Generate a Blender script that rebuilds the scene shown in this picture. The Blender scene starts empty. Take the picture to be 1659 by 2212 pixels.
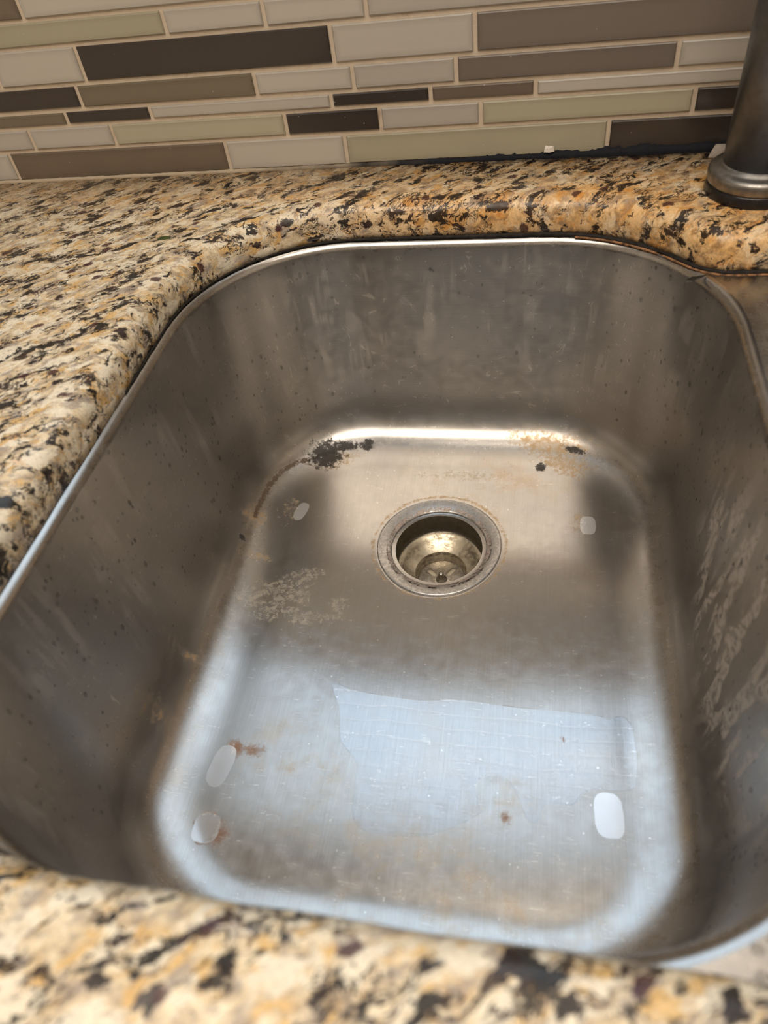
import bpy, bmesh, math, random
from mathutils import Matrix, Vector, noise as mnoise
rng = random.Random(7)
S = bpy.context.scene
COL = S.collection
PI = math.pi

# ------------------------------------------------------------------ camera
cd = bpy.data.cameras.new('camera')
cam = bpy.data.objects.new('camera', cd); COL.objects.link(cam)
cd.sensor_fit = 'HORIZONTAL'; cd.sensor_width = 36.0
cd.lens = 36.0 * 1581.6 / 1659.0
cd.clip_start = 0.01
cam.matrix_world = Matrix(((0.98102261, -0.04215808, 0.18925471, 0.0),
                           (0.15841346, 0.73709532, -0.65695941, -0.67453),
                           (-0.11180261, 0.67447252, 0.72978558, 0.27482),
                           (0, 0, 0, 1)))
cd.dof.use_dof = True
cd.dof.focus_distance = 0.66
cd.dof.aperture_fstop = 7.5
S.camera = cam

# ------------------------------------------------------------------ world, lamps, exposure
W = bpy.data.worlds.new('sky'); S.world = W; W.use_nodes = True
bg = W.node_tree.nodes['Background']
bg.inputs[0].default_value = (0.76, 0.875, 1.0, 1)
bg.inputs[1].default_value = 1.7
S.view_settings.view_transform = 'Standard'
S.view_settings.look = 'None'
S.view_settings.exposure = 0.30
S.view_settings.gamma = 1.0
S.view_settings.use_curve_mapping = False
WARM = (1.0, 0.875, 0.73)
LAMP_MAIN = 4.4        # glow of the ceiling light box behind the viewer
LAMP_SINK = 4.2         # glow of the hung strip lamp over the sink


# ------------------------------------------------------------------ helpers
class NT:
    def __init__(s, name):
        s.m = bpy.data.materials.new(name); s.m.use_nodes = True
        s.t = s.m.node_tree; s.n = s.t.nodes
        s.p = s.n['Principled BSDF']; s.out = s.n['Material Output']
    def new(s, kind, **kw):
        n = s.n.new(kind)
        for k, v in kw.items(): setattr(n, k, v)
        return n
    def put(s, sock, v):
        if v is None: return
        if hasattr(v, 'links') or isinstance(v, bpy.types.NodeSocket): s.t.links.new(v, sock)
        else:
            if isinstance(v, (tuple, list)) and len(v) == 3 and sock.type == 'RGBA': v = (*v, 1)
            sock.default_value = v
    def math(s, op, a, b=None, c=None, clamp=False):
        n = s.new('ShaderNodeMath', operation=op, use_clamp=clamp)
        for i, v in enumerate((a, b, c)): s.put(n.inputs[i], v)
        return n.outputs[0]
    def mix(s, f, a, b, mode='MIX'):
        n = s.new('ShaderNodeMix', data_type='RGBA', blend_type=mode)
        s.put(n.inputs['Factor'], f); s.put(n.inputs[6], a); s.put(n.inputs[7], b)
        return n.outputs[2]
    def step(s, v, lo, hi, a=0.0, b=1.0):
        n = s.new('ShaderNodeMapRange', interpolation_type='SMOOTHSTEP')
        s.put(n.inputs[0], v)
        for i, q in enumerate((lo, hi, a, b)): s.put(n.inputs[i + 1], q)
        return n.outputs[0]
    def noise(s, vec, scale, detail=3.0, rough=0.5, dist=0.0):
        n = s.new('ShaderNodeTexNoise')
        s.put(n.inputs['Vector'], vec); s.put(n.inputs['Scale'], scale); s.put(n.inputs['Detail'], detail)
        s.put(n.inputs['Roughness'], rough); s.put(n.inputs['Distortion'], dist)
        return n.outputs['Fac']
    def noisec(s, vec, scale, detail=2.0):
        n = s.new('ShaderNodeTexNoise')
        s.put(n.inputs['Vector'], vec); s.put(n.inputs['Scale'], scale); s.put(n.inputs['Detail'], detail)
        return n.outputs['Color']
    def voro(s, vec, scale, feature='F1', rand=1.0):
        n = s.new('ShaderNodeTexVoronoi', feature=feature)
        s.put(n.inputs['Vector'], vec); s.put(n.inputs['Scale'], scale); s.put(n.inputs['Randomness'], rand)
        return n
    def ramp(s, f, stops):
        n = s.new('ShaderNodeValToRGB'); e = n.color_ramp.elements
        while len(e) < len(stops): e.new(0.5)
        for k, (pos, c) in zip(e, stops): k.position = pos; k.color = (*c, 1)
        s.put(n.inputs[0], f); return n.outputs[0]
    def coord(s, kind='Object'):
        return s.new('ShaderNodeTexCoord').outputs[kind]
    def map(s, vec, loc=(0, 0, 0), rot=(0, 0, 0), scale=(1, 1, 1), kind='POINT'):
        n = s.new('ShaderNodeMapping', vector_type=kind)
        s.put(n.inputs[0], vec)
        n.inputs[1].default_value = loc; n.inputs[2].default_value = rot; n.inputs[3].default_value = scale
        return n.outputs[0]
    def vadd(s, a, b):
        n = s.new('ShaderNodeVectorMath', operation='ADD'); s.put(n.inputs[0], a); s.put(n.inputs[1], b); return n.outputs[0]
    def vscale(s, a, k):
        n = s.new('ShaderNodeVectorMath', operation='SCALE'); s.put(n.inputs[0], a); s.put(n.inputs[3], k); return n.outputs[0]
    def attr(s, name):
        n = s.new('ShaderNodeAttribute', attribute_name=name); return n.outputs['Fac']
    def bump(s, h, strength, dist, normal=None):
        n = s.new('ShaderNodeBump'); s.put(n.inputs['Height'], h)
        n.inputs['Strength'].default_value = strength; n.inputs['Distance'].default_value = dist
        if normal is not None: s.put(n.inputs['Normal'], normal)
        return n.outputs[0]
    def set(s, **kw):
        names = dict(color='Base Color', rough='Roughness', metal='Metallic', normal='Normal', coat='Coat Weight',
                     coat_rough='Coat Roughness', ior='IOR', spec='Specular IOR Level', trans='Transmission Weight',
                     emit='Emission Color', emit_s='Emission Strength', sss='Subsurface Weight', aniso='Anisotropic',
                     tangent='Tangent', alpha='Alpha')
        for k, v in kw.items(): s.put(s.p.inputs[names[k]], v)
        return s.m


def link(o, parent=None):
    COL.objects.link(o)
    if parent is not None: o.parent = parent
    return o
def tag(o, label=None, cat=None, group=None, kind=None):
    for k, v in (('label', label), ('category', cat), ('group', group), ('kind', kind)):
        if v: o[k] = v
    return o
def empty(name, loc, label, cat, group=None):
    o = bpy.data.objects.new(name, None); o.empty_display_size = 0.02; o.location = loc
    link(o); return tag(o, label, cat, group)
def mesh_obj(name, me, mats, parent=None, smooth=True, loc=None):
    for m in (mats if isinstance(mats, (list, tuple)) else [mats]): me.materials.append(m)
    if smooth:
        for p in me.polygons: p.use_smooth = True
    o = bpy.data.objects.new(name, me)
    if loc is not None: o.location = loc
    return link(o, parent)
def bm_obj(name, bm, mats, parent=None, smooth=True, recalc=True, loc=None):
    if recalc: bmesh.ops.recalc_face_normals(bm, faces=bm.faces[:])
    me = bpy.data.meshes.new(name); bm.to_mesh(me); bm.free()
    return mesh_obj(name, me, mats, parent, smooth, loc)
def lathe(bm, prof, cx=0, cy=0, n=64, close=False):
    """prof: list of (r, z); r == 0 makes a pole"""
    rings = []
    for r, z in prof:
        if r < 1e-6: rings.append([bm.verts.new((cx, cy, z))])
        else: rings.append([bm.verts.new((cx + r * math.cos(2 * PI * i / n), cy + r * math.sin(2 * PI * i / n), z)) for i in range(n)])
    prs = list(zip(rings, rings[1:]))
    if close: prs.append((rings[-1], rings[0]))
    for a, b in prs:
        for i in range(n):
            j = (i + 1) % n
            if len(a) == 1: bm.faces.new((a[0], b[i], b[j]))
            elif len(b) == 1: bm.faces.new((a[i], a[j], b[0]))
            else: bm.faces.new((a[i], a[j], b[j], b[i]))
    return rings
def box(bm, x0, x1, y0, y1, z0, z1):
    v = [bm.verts.new((x, y, z)) for x in (x0, x1) for y in (y0, y1) for z in (z0, z1)]
    for f in ((0, 1, 3, 2), (4, 6, 7, 5), (0, 4, 5, 1), (2, 3, 7, 6), (0, 2, 6, 4), (1, 5, 7, 3)):
        bm.faces.new([v[i] for i in f])
    return v
def tube(bm, pts, r, n=10, caps=True):
    pts = [Vector(p) for p in pts]; rings = []
    up = Vector((0, 0, 1))
    for i, p in enumerate(pts):
        t = (pts[min(i + 1, len(pts) - 1)] - pts[max(i - 1, 0)]).normalized()
        a = t.cross(up)
        if a.length < 1e-3: a = t.cross(Vector((1, 0, 0)))
        a.normalize(); b = a.cross(t).normalized()
        rr = r[i] if isinstance(r, (list, tuple)) else r
        rings.append([bm.verts.new(p + rr * (math.cos(2 * PI * k / n) * a + math.sin(2 * PI * k / n) * b)) for k in range(n)])
    for a, b in zip(rings, rings[1:]):
        for i in range(n):
            j = (i + 1) % n; bm.faces.new((a[i], a[j], b[j], b[i]))
    if caps: bm.faces.new(rings[0]); bm.faces.new(rings[-1][::-1])
def smooth01(t):
    t = max(0.0, min(1.0, t)); return t * t * (3 - 2 * t)


# ------------------------------------------------------------------ outlines
def round_rect(x0, x1, y0, y1, rFR, rBR, rBL, rFL, d=0.0, na=40, ns=60):
    """closed outline, anticlockwise, inset by d (negative: outwards); same point count for every d"""
    P = []
    def arc(cx, cy, r, a0):
        r = max(r - d, 0.004)
        for i in range(na):
            a = a0 + (PI / 2) * i / na; P.append((cx + r * math.cos(a), cy + r * math.sin(a)))
    def seg(ax, ay, bx, by):
        for i in range(ns):
            t = i / ns; P.append((ax + (bx - ax) * t, ay + (by - ay) * t))
    seg(x1 - d, y0 + rFR, x1 - d, y1 - rBR); arc(x1 - rBR, y1 - rBR, rBR, 0)
    seg(x1 - rBR, y1 - d, x0 + rBL, y1 - d); arc(x0 + rBL, y1 - rBL, rBL, PI / 2)
    seg(x0 + d, y1 - rBL, x0 + d, y0 + rFL); arc(x0 + rFL, y0 + rFL, rFL, PI)
    seg(x0 + rFL, y0 + d, x1 - rFR, y0 + d); arc(x1 - rFR, y0 + rFR, rFR, 1.5 * PI)
    return P
LEFT = dict(x0=-0.282, x1=0.139, y0=-0.609, y1=-0.0835, rFR=0.120, rBR=0.133, rBL=0.130, rFL=0.120)
RIGHT = dict(x0=0.186, x1=0.446, y0=-0.570, y1=-0.165, rFR=0.085, rBR=0.085, rBL=0.085, rFL=0.085)
ZF = -0.240
DR = (-0.0768, -0.2475)


# ------------------------------------------------------------------ materials
def mat_granite():
    t = NT('granite'); co = t.coord()
    wob = t.vscale(t.vadd(t.noisec(co, 80, 4), (-0.5, -0.5, -0.5)), 0.009)
    base = t.vadd(co, wob)
    v = t.map(base, rot=(0, 0, math.radians(-38)))
    vs = t.map(v, scale=(1.0, 1.9, 1.5))             # stretched along the foliation
    vl = t.map(v, scale=(1.0, 2.1, 1.7))
    n1 = t.noise(vs, 75, 6, 0.66, 0.5)
    c = t.ramp(n1, [(0.32, (0.27, 0.22, 0.18)), (0.43, (0.52, 0.42, 0.30)), (0.50, (0.72, 0.59, 0.40)), (0.57, (0.82, 0.70, 0.50)), (0.68, (0.90, 0.83, 0.68))])
    gold = t.step(t.noise(t.map(vs, loc=(3, 1, 2)), 58, 6, 0.66, 0.5), 0.50, 0.61)
    c = t.mix(t.math('MULTIPLY', gold, 0.80), c, (0.74, 0.46, 0.155))
    taupe = t.step(t.noise(t.map(vs, loc=(7, 4, 1)), 50, 6, 0.68, 0.4), 0.52, 0.61)
    c = t.mix(t.math('MULTIPLY', taupe, 0.80), c, t.mix(n1, (0.29, 0.25, 0.225), (0.50, 0.44, 0.40)))
    pale = t.step(t.noise(t.map(vs, loc=(1, 8, 5)), 46, 5, 0.62, 0.3), 0.505, 0.58)
    c = t.mix(t.math('MULTIPLY', pale, 0.85), c, (0.90, 0.83, 0.68))
    fine = t.noise(vs, 480, 4, 0.7)
    c = t.mix(0.38, c, t.ramp(fine, [(0.34, (0.32, 0.29, 0.25)), (0.56, (1, 1, 1))]), 'MULTIPLY')
    # dark mica flecks, clustered, elongated, with ragged edges
    clus = t.noise(t.map(vs, loc=(5, 5, 9)), 26, 3)
    d1 = t.noise(t.map(vl, loc=(2, 9, 3)), 54, 8, 0.70, 0.35)
    dm = t.step(t.math('SUBTRACT', d1, t.math('MULTIPLY_ADD', clus, -0.36, 0.728)), 0.0, 0.022)
    d2 = t.noise(t.map(vl, loc=(8, 2, 6)), 190, 5, 0.66, 0.5)
    dm2 = t.step(t.math('SUBTRACT', d2, t.math('MULTIPLY_ADD', clus, -0.36, 0.815)), 0.0, 0.03)
    vein = t.math('ABSOLUTE', t.math('SUBTRACT', t.noise(t.map(vl, loc=(4, 4, 4)), 36, 5, 0.65, 0.8), 0.5))
    vm = t.math('MULTIPLY', t.step(vein, 0.024, 0.010), t.step(t.math('ADD', clus, t.math('MULTIPLY', fine, 0.2)), 0.56, 0.63))
    dark = t.math('MAXIMUM', t.math('MAXIMUM', dm, dm2), vm)
    dcol = t.mix(t.step(t.noise(v, 60, 2), 0.4, 0.65), (0.004, 0.005, 0.008), (0.026, 0.014, 0.016))
    c = t.mix(t.math('MULTIPLY', dark, 0.96), c, dcol)
    # burgundy garnets
    vo = t.voro(t.map(vs, scale=(1, 0.8, 0.8)), 52)
    rnd = t.new('ShaderNodeSeparateColor'); t.put(rnd.inputs[0], vo.outputs['Color'])
    gd = t.math('ADD', vo.outputs['Distance'], t.math('MULTIPLY', t.math('SUBTRACT', fine, 0.5), 0.35))
    g = t.math('MULTIPLY', t.step(gd, 0.28, 0.20), t.step(rnd.outputs[0], 0.84, 0.86))
    c = t.mix(t.math('MULTIPLY', g, 0.92), c, (0.060, 0.020, 0.024))
    rust = t.math('MULTIPLY', t.step(t.noise(co, 34, 5, 0.65), 0.61, 0.70), 0.40)
    c = t.mix(rust, c, t.mix(1.0, c, (0.80, 0.42, 0.18), 'MULTIPLY'))
    # the strip behind the bowl is more orange
    c = t.mix(t.math('MULTIPLY', t.attr('orange'), t.step(t.noise(co, 38, 4, 0.6), 0.30, 0.58, 0.15, 0.9)), c, t.mix(1.0, c, (1.0, 0.70, 0.38), 'MULTIPLY'))
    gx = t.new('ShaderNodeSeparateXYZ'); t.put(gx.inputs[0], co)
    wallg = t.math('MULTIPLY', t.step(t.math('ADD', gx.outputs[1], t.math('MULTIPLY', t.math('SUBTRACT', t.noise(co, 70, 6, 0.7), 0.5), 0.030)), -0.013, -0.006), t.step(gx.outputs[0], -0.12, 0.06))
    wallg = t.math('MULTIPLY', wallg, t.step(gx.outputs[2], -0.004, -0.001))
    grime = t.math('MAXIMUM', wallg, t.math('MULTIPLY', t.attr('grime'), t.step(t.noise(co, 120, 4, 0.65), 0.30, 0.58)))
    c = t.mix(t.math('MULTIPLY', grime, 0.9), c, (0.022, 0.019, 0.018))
    nb = t.bump(t.noise(co, 300, 4, 0.6), 0.20, 0.0003, t.bump(t.noise(co, 60, 3), 0.3, 0.0010))
    rough = t.step(t.noise(co, 210, 3), 0.35, 0.7, 0.20, 0.42)
    return t.set(color=c, rough=rough, normal=nb, spec=0.35)


def mat_steel():
    t = NT('brushed_steel'); co = t.coord(); uv = t.coord('UV')
    fl = t.attr('floor')
    bw = t.noise(t.map(uv, scale=(26, 1900, 1)), 1.0, 3, 0.7)
    bf = t.noise(t.map(co, rot=(0, 0, math.radians(3)), scale=(1700, 22, 1)), 1.0, 3, 0.7)
    fmix = t.new('ShaderNodeMix', data_type='FLOAT')
    t.put(fmix.inputs[0], fl); t.put(fmix.inputs[2], bw); t.put(fmix.inputs[3], bf)
    brush = fmix.outputs[0]
    nz = t.noise(co, 330, 4, 0.65); nz2 = t.noise(co, 95, 4, 0.6); nz3 = t.noise(co, 210, 8, 0.78); big = t.noise(co, 9, 4, 0.6)
    def mask(name, n, k, lo=0.0, hi=0.12):
        return t.step(t.math('ADD', t.attr(name), t.math('MULTIPLY', t.math('SUBTRACT', n, 0.5), k)), lo, hi)
    # long vertical water marks that ran down the walls
    run = t.noise(t.map(uv, scale=(55, 4.5, 1)), 1.0, 4, 0.65, 0.4)
    runm = t.math('MULTIPLY', t.step(run, 0.53, 0.58), t.math('SUBTRACT', 1.0, fl))
    sz = t.new('ShaderNodeSeparateXYZ'); t.put(sz.inputs[0], co)
    runm = t.math('MULTIPLY', t.math('MULTIPLY', runm, t.step(sz.outputs[2], -0.19, -0.13)), t.step(t.noise(co, 34, 4, 0.6), 0.42, 0.62))
    streak = t.noise(t.map(uv, rot=(0, 0, math.radians(38)), scale=(62, 14, 1)), 1.0, 5, 0.62, 0.3)
    sm = t.math('MULTIPLY', t.step(streak, 0.50, 0.54), t.step(t.attr('streak'), 0.0, 0.5))
    sm = t.math('MULTIPLY', sm, t.step(t.noise(co, 240, 3), 0.34, 0.56))
    col = t.mix(t.step(big, 0.35, 0.65), (0.46, 0.448, 0.435), (0.52, 0.50, 0.475))
    col = t.mix(0.35, col, t.ramp(brush, [(0.3, (0.62, 0.60, 0.58)), (0.7, (1, 1, 1))]), 'MULTIPLY')
    col = t.mix(t.math('MULTIPLY', runm, 0.30), col, (0.62, 0.58, 0.54))
    col = t.mix(t.math('MULTIPLY', sm, 0.55), col, (0.74, 0.66, 0.58))
    # scattered lime specks
    vo = t.voro(co, 190); sc = t.new('ShaderNodeSeparateColor'); t.put(sc.inputs[0], vo.outputs['Color'])
    speck = t.math('MULTIPLY', t.step(vo.outputs['Distance'], 0.17, 0.08), t.step(t.math('MULTIPLY_ADD', fl, -0.04, sc.outputs[0]), 0.87, 0.875))
    # fine random scratches
    wv = t.noise(t.map(co, rot=(0, 0, 0.35), scale=(20, 240, 20)), 1.0, 2, 0.5, 1.5)
    scr = t.math('MULTIPLY', t.step(t.math('ABSOLUTE', t.math('SUBTRACT', wv, 0.5)), 0.010, 0.002), t.step(nz2, 0.52, 0.60))
    tint = t.math('MULTIPLY', t.step(t.noise(co, 22, 5, 0.65), 0.50, 0.72), t.attr('tan'))
    col = t.mix(t.math('MULTIPLY', tint, 0.65), col, (0.55, 0.40, 0.24))
    grain = t.step(nz3, 0.43, 0.60)
    scale = t.math('MULTIPLY', mask('scale', nz3, 2.6, 0.0, 0.45), grain)
    col = t.mix(t.math('MULTIPLY', scale, 0.40), col, (0.52, 0.43, 0.27))
    yel = t.math('MULTIPLY', mask('yel', nz3, 2.4, 0.0, 0.7), t.math('MULTIPLY_ADD', grain, 0.6, 0.4))
    col = t.mix(t.math('MULTIPLY', yel, 0.7), col, (0.42, 0.25, 0.07))
    rust = mask('rust', nz3, 1.8, 0.0, 0.9)
    col = t.mix(t.math('MULTIPLY', rust, 0.8), col, (0.26, 0.10, 0.03))
    lin = mask('line', nz3, 2.0, 0.35, 0.65)
    col = t.mix(t.math('MULTIPLY', lin, 0.9), col, (0.075, 0.042, 0.018))
    blk = mask('blk', nz3, 3.0, 0.0, 0.35)
    col = t.mix(t.math('MULTIPLY', blk, 0.95), col, (0.010, 0.007, 0.006))
    foot = mask('foot', nz2, 0.12, 0.0, 0.03)
    col = t.mix(foot, col, (0.66, 0.66, 0.67))
    col = t.mix(t.math('MULTIPLY', speck, 0.7), col, (0.8, 0.78, 0.74))
    col = t.mix(t.math('MULTIPLY', scr, 0.6), col, (0.8, 0.76, 0.7))
    dirt = t.math('MAXIMUM', t.math('MAXIMUM', blk, t.math('MULTIPLY', rust, 0.8)), t.math('MAXIMUM', t.math('MULTIPLY', yel, 0.6), t.math('MULTIPLY', lin, 0.8)))
    dirt = t.math('MAXIMUM', dirt, t.math('MULTIPLY', scale, 0.45))
    dirt = t.math('MAXIMUM', dirt, t.math('MULTIPLY', tint, 0.35))
    dirt = t.math('MAXIMUM', dirt, t.math('MULTIPLY', sm, 0.45))
    dirt = t.math('MAXIMUM', dirt, t.math('MULTIPLY', runm, 0.12))
    dirt = t.math('MAXIMUM', dirt, t.math('MULTIPLY', foot, 0.30))
    metal = t.math('SUBTRACT', 1.0, dirt, clamp=True)
    wet = t.math('MULTIPLY', mask('wet', nz2, 0.05, 0.0, 0.02), t.step(sz.outputs[1], -0.50, -0.43, 0.0, 1.0))
    rough = t.math('ADD', t.math('MULTIPLY_ADD', fl, -0.10, t.step(nz2, 0.3, 0.7, 0.29, 0.36)), t.math('MULTIPLY', dirt, 0.22))
    rough = t.math('MULTIPLY', rough, t.math('MULTIPLY_ADD', wet, -0.40, 1.0))
    rough = t.math('MULTIPLY', rough, t.math('MULTIPLY_ADD', foot, -0.6, 1.0))
    nb = t.bump(brush, 0.10, 0.00006)
    nb = t.bump(nz, 0.10, 0.0002, nb)
    nb = t.bump(t.noise(co, 24, 2), 0.03, 0.004, nb)
    tg = t.new('ShaderNodeMix', data_type='VECTOR')      # highlights spread across the brushing: up the walls, sideways on the floor
    t.put(tg.inputs['Factor'], fl); tg.inputs[4].default_value = (0, 0, 1); tg.inputs[5].default_value = (1, 0, 0)
    return t.set(color=col, rough=rough, metal=metal, normal=nb, tangent=tg.outputs[1],
                 aniso=t.math('MULTIPLY', t.step(t.math('ABSOLUTE', t.math('MULTIPLY_ADD', fl, 2.0, -1.0)), 0.35, 0.95), 0.6))


def mat_simple(name, col, rough=0.5, metal=0.0, nscale=60, amt=0.25, bump=0.0, **kw):
    t = NT(name); co = t.coord(); n = t.noise(co, nscale, 4, 0.6)
    c2 = tuple(x * (1 - amt) for x in col)
    c = t.mix(t.step(n, 0.3, 0.7), c2, col)
    if bump: t.set(normal=t.bump(t.noise(co, nscale * 3, 3), bump, 0.001))
    return t.set(color=c, rough=t.step(n, 0.3, 0.7, rough * 1.15, rough * 0.85), metal=metal, **kw)


def mat_glass_tile(name, col):
    t = NT(name); co = t.coord(); e = t.attr('rim')
    oi = t.new('ShaderNodeObjectInfo').outputs['Random']
    n = t.noise(co, 14, 3, 0.6)
    f = t.math('ADD', t.math('MULTIPLY', n, 0.25), t.math('MULTIPLY', oi, 0.7))
    c = t.mix(f, tuple(x * 0.86 for x in col), tuple(min(1, x * 1.12) for x in col))
    c = t.mix(t.math('MULTIPLY', t.step(e, 0.0, 1.0), 0.34), c, tuple(x * 0.62 for x in col))  # darker rim painted into the colour, for reflection and refraction at the glass edges
    sp = t.step(t.voro(co, 85).outputs['Distance'], 0.07, 0.03)
    c = t.mix(t.math('MULTIPLY', sp, 0.5), c, (0.5, 0.46, 0.4))
    return t.set(color=c, rough=0.27, spec=0.5, coat=0.35, coat_rough=0.12,
                 normal=t.bump(t.noise(co, 30, 2), 0.05, 0.002))


def mat_clear_water(name, tint=(0.97, 0.98, 1.0), gl=1.0, bump=0.0):
    t = NT(name)
    tr = t.new('ShaderNodeBsdfTransparent'); tr.inputs[0].default_value = (*tint, 1)
    g = t.new('ShaderNodeBsdfGlossy'); g.inputs['Roughness'].default_value = 0.03
    fr = t.new('ShaderNodeFresnel')
    bf = t.new('ShaderNodeNewGeometry').outputs['Backfacing']      # thin sheet: the same reflectance from both sides
    t.put(fr.inputs['IOR'], t.math('MULTIPLY_ADD', bf, 1 / 1.33 - 1.33, 1.33))
    if bump:
        co = t.coord(); w = t.new('ShaderNodeTexWave', wave_type='BANDS', bands_direction='Y')
        t.put(w.inputs['Vector'], co); w.inputs['Scale'].default_value = 28; w.inputs['Distortion'].default_value = 3.0
        w.inputs['Detail'].default_value = 2; w.inputs['Detail Scale'].default_value = 0.6
        nb = t.bump(t.step(w.outputs['Fac'], 0.0, 0.12), bump, 0.0004)
        t.put(g.inputs['Normal'], nb); t.put(fr.inputs['Normal'], nb)
    ms = t.new('ShaderNodeMixShader')
    t.put(ms.inputs[0], t.math('MULTIPLY', fr.outputs[0], gl)); t.put(ms.inputs[1], tr.outputs[0]); t.put(ms.inputs[2], g.outputs[0])
    t.t.links.new(ms.outputs[0], t.out.inputs[0])
    return t.m


def mat_lamp(name, col, s):
    t = NT(name); return t.set(color=(0.8, 0.8, 0.8), emit=(*col, 1), emit_s=s)


def mat_grout():
    t = NT('grout'); co = t.coord()
    n = t.noise(co, 70, 4, 0.6)
    c = t.mix(n, (0.53, 0.44, 0.34), (0.70, 0.59, 0.465))
    c = t.mix(t.math('MULTIPLY', t.step(t.noise(co, 40, 5, 0.7), 0.60, 0.74), 0.5), c, (0.20, 0.11, 0.06))
    return t.set(color=c, rough=0.85, normal=t.bump(t.noise(co, 900, 3), 0.6, 0.0006))


def mat_caulk():
    t = NT('caulk'); co = t.coord()
    sx = t.new('ShaderNodeSeparateXYZ'); t.put(sx.inputs[0], co)
    f = t.step(t.math('ADD', sx.outputs[0], t.math('MULTIPLY', t.noise(co, 30, 4), 0.25)), -0.20, 0.04)
    c = t.mix(f, (0.42, 0.35, 0.26), (0.014, 0.015, 0.020))
    return t.set(color=c, rough=0.75, spec=0.12, normal=t.bump(t.noise(co, 160, 4), 0.7, 0.0015))


M = dict(granite=mat_granite(), steel=mat_steel(), grout=mat_grout(), caulk=mat_caulk())
M['light'] = mat_glass_tile('pale_glass', (0.46, 0.43, 0.385))
M['green'] = mat_glass_tile('sage_glass', (0.405, 0.38, 0.285))
M['brown'] = mat_glass_tile('brown_glass', (0.150, 0.117, 0.088))
M['olive'] = mat_glass_tile('olive_glass', (0.165, 0.138, 0.098))
M['dark'] = mat_glass_tile('dark_glass', (0.046, 0.037, 0.033))
M['grey'] = mat_glass_tile('taupe_glass', (0.178, 0.150, 0.130))
M['plaster'] = mat_simple('painted_plaster', (0.72, 0.66, 0.57), 0.8, nscale=20, amt=0.06, bump=0.1)
M['ceiling'] = mat_simple('ceiling_paint', (0.82, 0.79, 0.74), 0.9, nscale=30, amt=0.05, bump=0.1)
M['boards'] = mat_simple('floor_boards', (0.22, 0.13, 0.07), 0.4, nscale=8, amt=0.4)
M['white'] = mat_simple('white_paint', (0.75, 0.73, 0.70), 0.4, nscale=30, amt=0.06)
M['faucet'] = mat_simple('dark_stainless', (0.22, 0.235, 0.27), 0.40, 1.0, nscale=120, amt=0.2)
M['ring'] = mat_simple('worn_nickel', (0.36, 0.345, 0.33), 0.38, 1.0, nscale=200, amt=0.3)
M['rubber'] = mat_simple('black_rubber', (0.010, 0.010, 0.012), 0.3, nscale=120, amt=0.3, bump=0.2)
M['sealant'] = mat_simple('black_sealant', (0.014, 0.010, 0.008), 0.8, nscale=180, amt=0.5, bump=0.5)
M['water'] = mat_clear_water('water', bump=1.0)
M['drop'] = mat_clear_water('drop_water', (0.80, 0.80, 0.80), 1.6)
M['pane'] = mat_clear_water('window_glass', (0.95, 0.97, 0.98), 0.4)


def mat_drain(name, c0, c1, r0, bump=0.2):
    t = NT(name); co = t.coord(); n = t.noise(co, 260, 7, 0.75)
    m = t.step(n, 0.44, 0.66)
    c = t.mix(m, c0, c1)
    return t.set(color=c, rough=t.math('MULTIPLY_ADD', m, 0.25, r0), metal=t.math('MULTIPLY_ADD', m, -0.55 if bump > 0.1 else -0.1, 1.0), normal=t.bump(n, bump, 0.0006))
def mat_crust():
    t = NT('lime_crust'); co = t.coord(); n = t.noise(co, 420, 6, 0.75)
    t.set(color=t.mix(n, (0.22, 0.15, 0.12), (0.60, 0.52, 0.47)), rough=0.45, metal=0.3, normal=t.bump(n, 0.6, 0.0006))
    t.set(alpha=t.step(t.math('ADD', n, t.math('MULTIPLY', t.noise(co, 70, 2), 0.5)), 0.70, 0.80)); return t.m
M['flange'] = mat_drain('drain_flange_steel', (0.47, 0.455, 0.44), (0.42, 0.40, 0.38), 0.26, 0.02)
M['cup'] = mat_drain('drain_cup_steel', (0.50, 0.45, 0.36), (0.45, 0.385, 0.26), 0.28)
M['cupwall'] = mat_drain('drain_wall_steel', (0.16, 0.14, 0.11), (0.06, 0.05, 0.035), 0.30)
M['plate'] = mat_drain('strainer_steel', (0.44, 0.41, 0.37), (0.30, 0.25, 0.18), 0.20)
M['cream'] = mat_simple('cream_plastic', (0.62, 0.54, 0.40), 0.5, nscale=90, amt=0.2)
M['crust'] = mat_crust()
M['scum'] = mat_drain('drain_scum_ring', (0.30, 0.20, 0.11), (0.22, 0.13, 0.06), 0.40)

# ------------------------------------------------------------------ room shell
def struct(name, bm, m, smooth=False):
    o = bm_obj(name, bm, m, smooth=smooth); o['kind'] = 'structure'; return o
RX0, RX1, RY0, RZ0, RZ1 = -1.9, 1.5, -3.3, -0.92, 1.76
WX0, WX1, WZ0, WZ1 = -0.85, 0.55, 0.42, 1.66       # window opening over the sink
YG = 0.0015                                        # grout face
bm = bmesh.new()
box(bm, RX0, WX0, YG, 0.14, RZ0, RZ1); box(bm, WX1, RX1, YG, 0.14, RZ0, RZ1)
box(bm, WX0, WX1, YG, 0.14, RZ0, WZ0); box(bm, WX0, WX1, YG, 0.14, WZ1, RZ1)
wall = struct('wall_back', bm, [M['grout'], M['plaster']])
for p in wall.data.polygons:
    if p.center.z > 0.44: p.material_index = 1
for nm, b in (('wall_left', (RX0 - .1, RX0, RY0, .14)), ('wall_right', (RX1, RX1 + .1, RY0, .14)), ('wall_front', (RX0, RX1, RY0 - .1, RY0))):
    bm = bmesh.new(); box(bm, b[0], b[1], b[2], b[3], RZ0, RZ1); struct(nm, bm, M['plaster'])
bm = bmesh.new(); box(bm, RX0, RX1, RY0, .14, RZ0 - .1, RZ0); struct('floor', bm, M['boards'])
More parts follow.
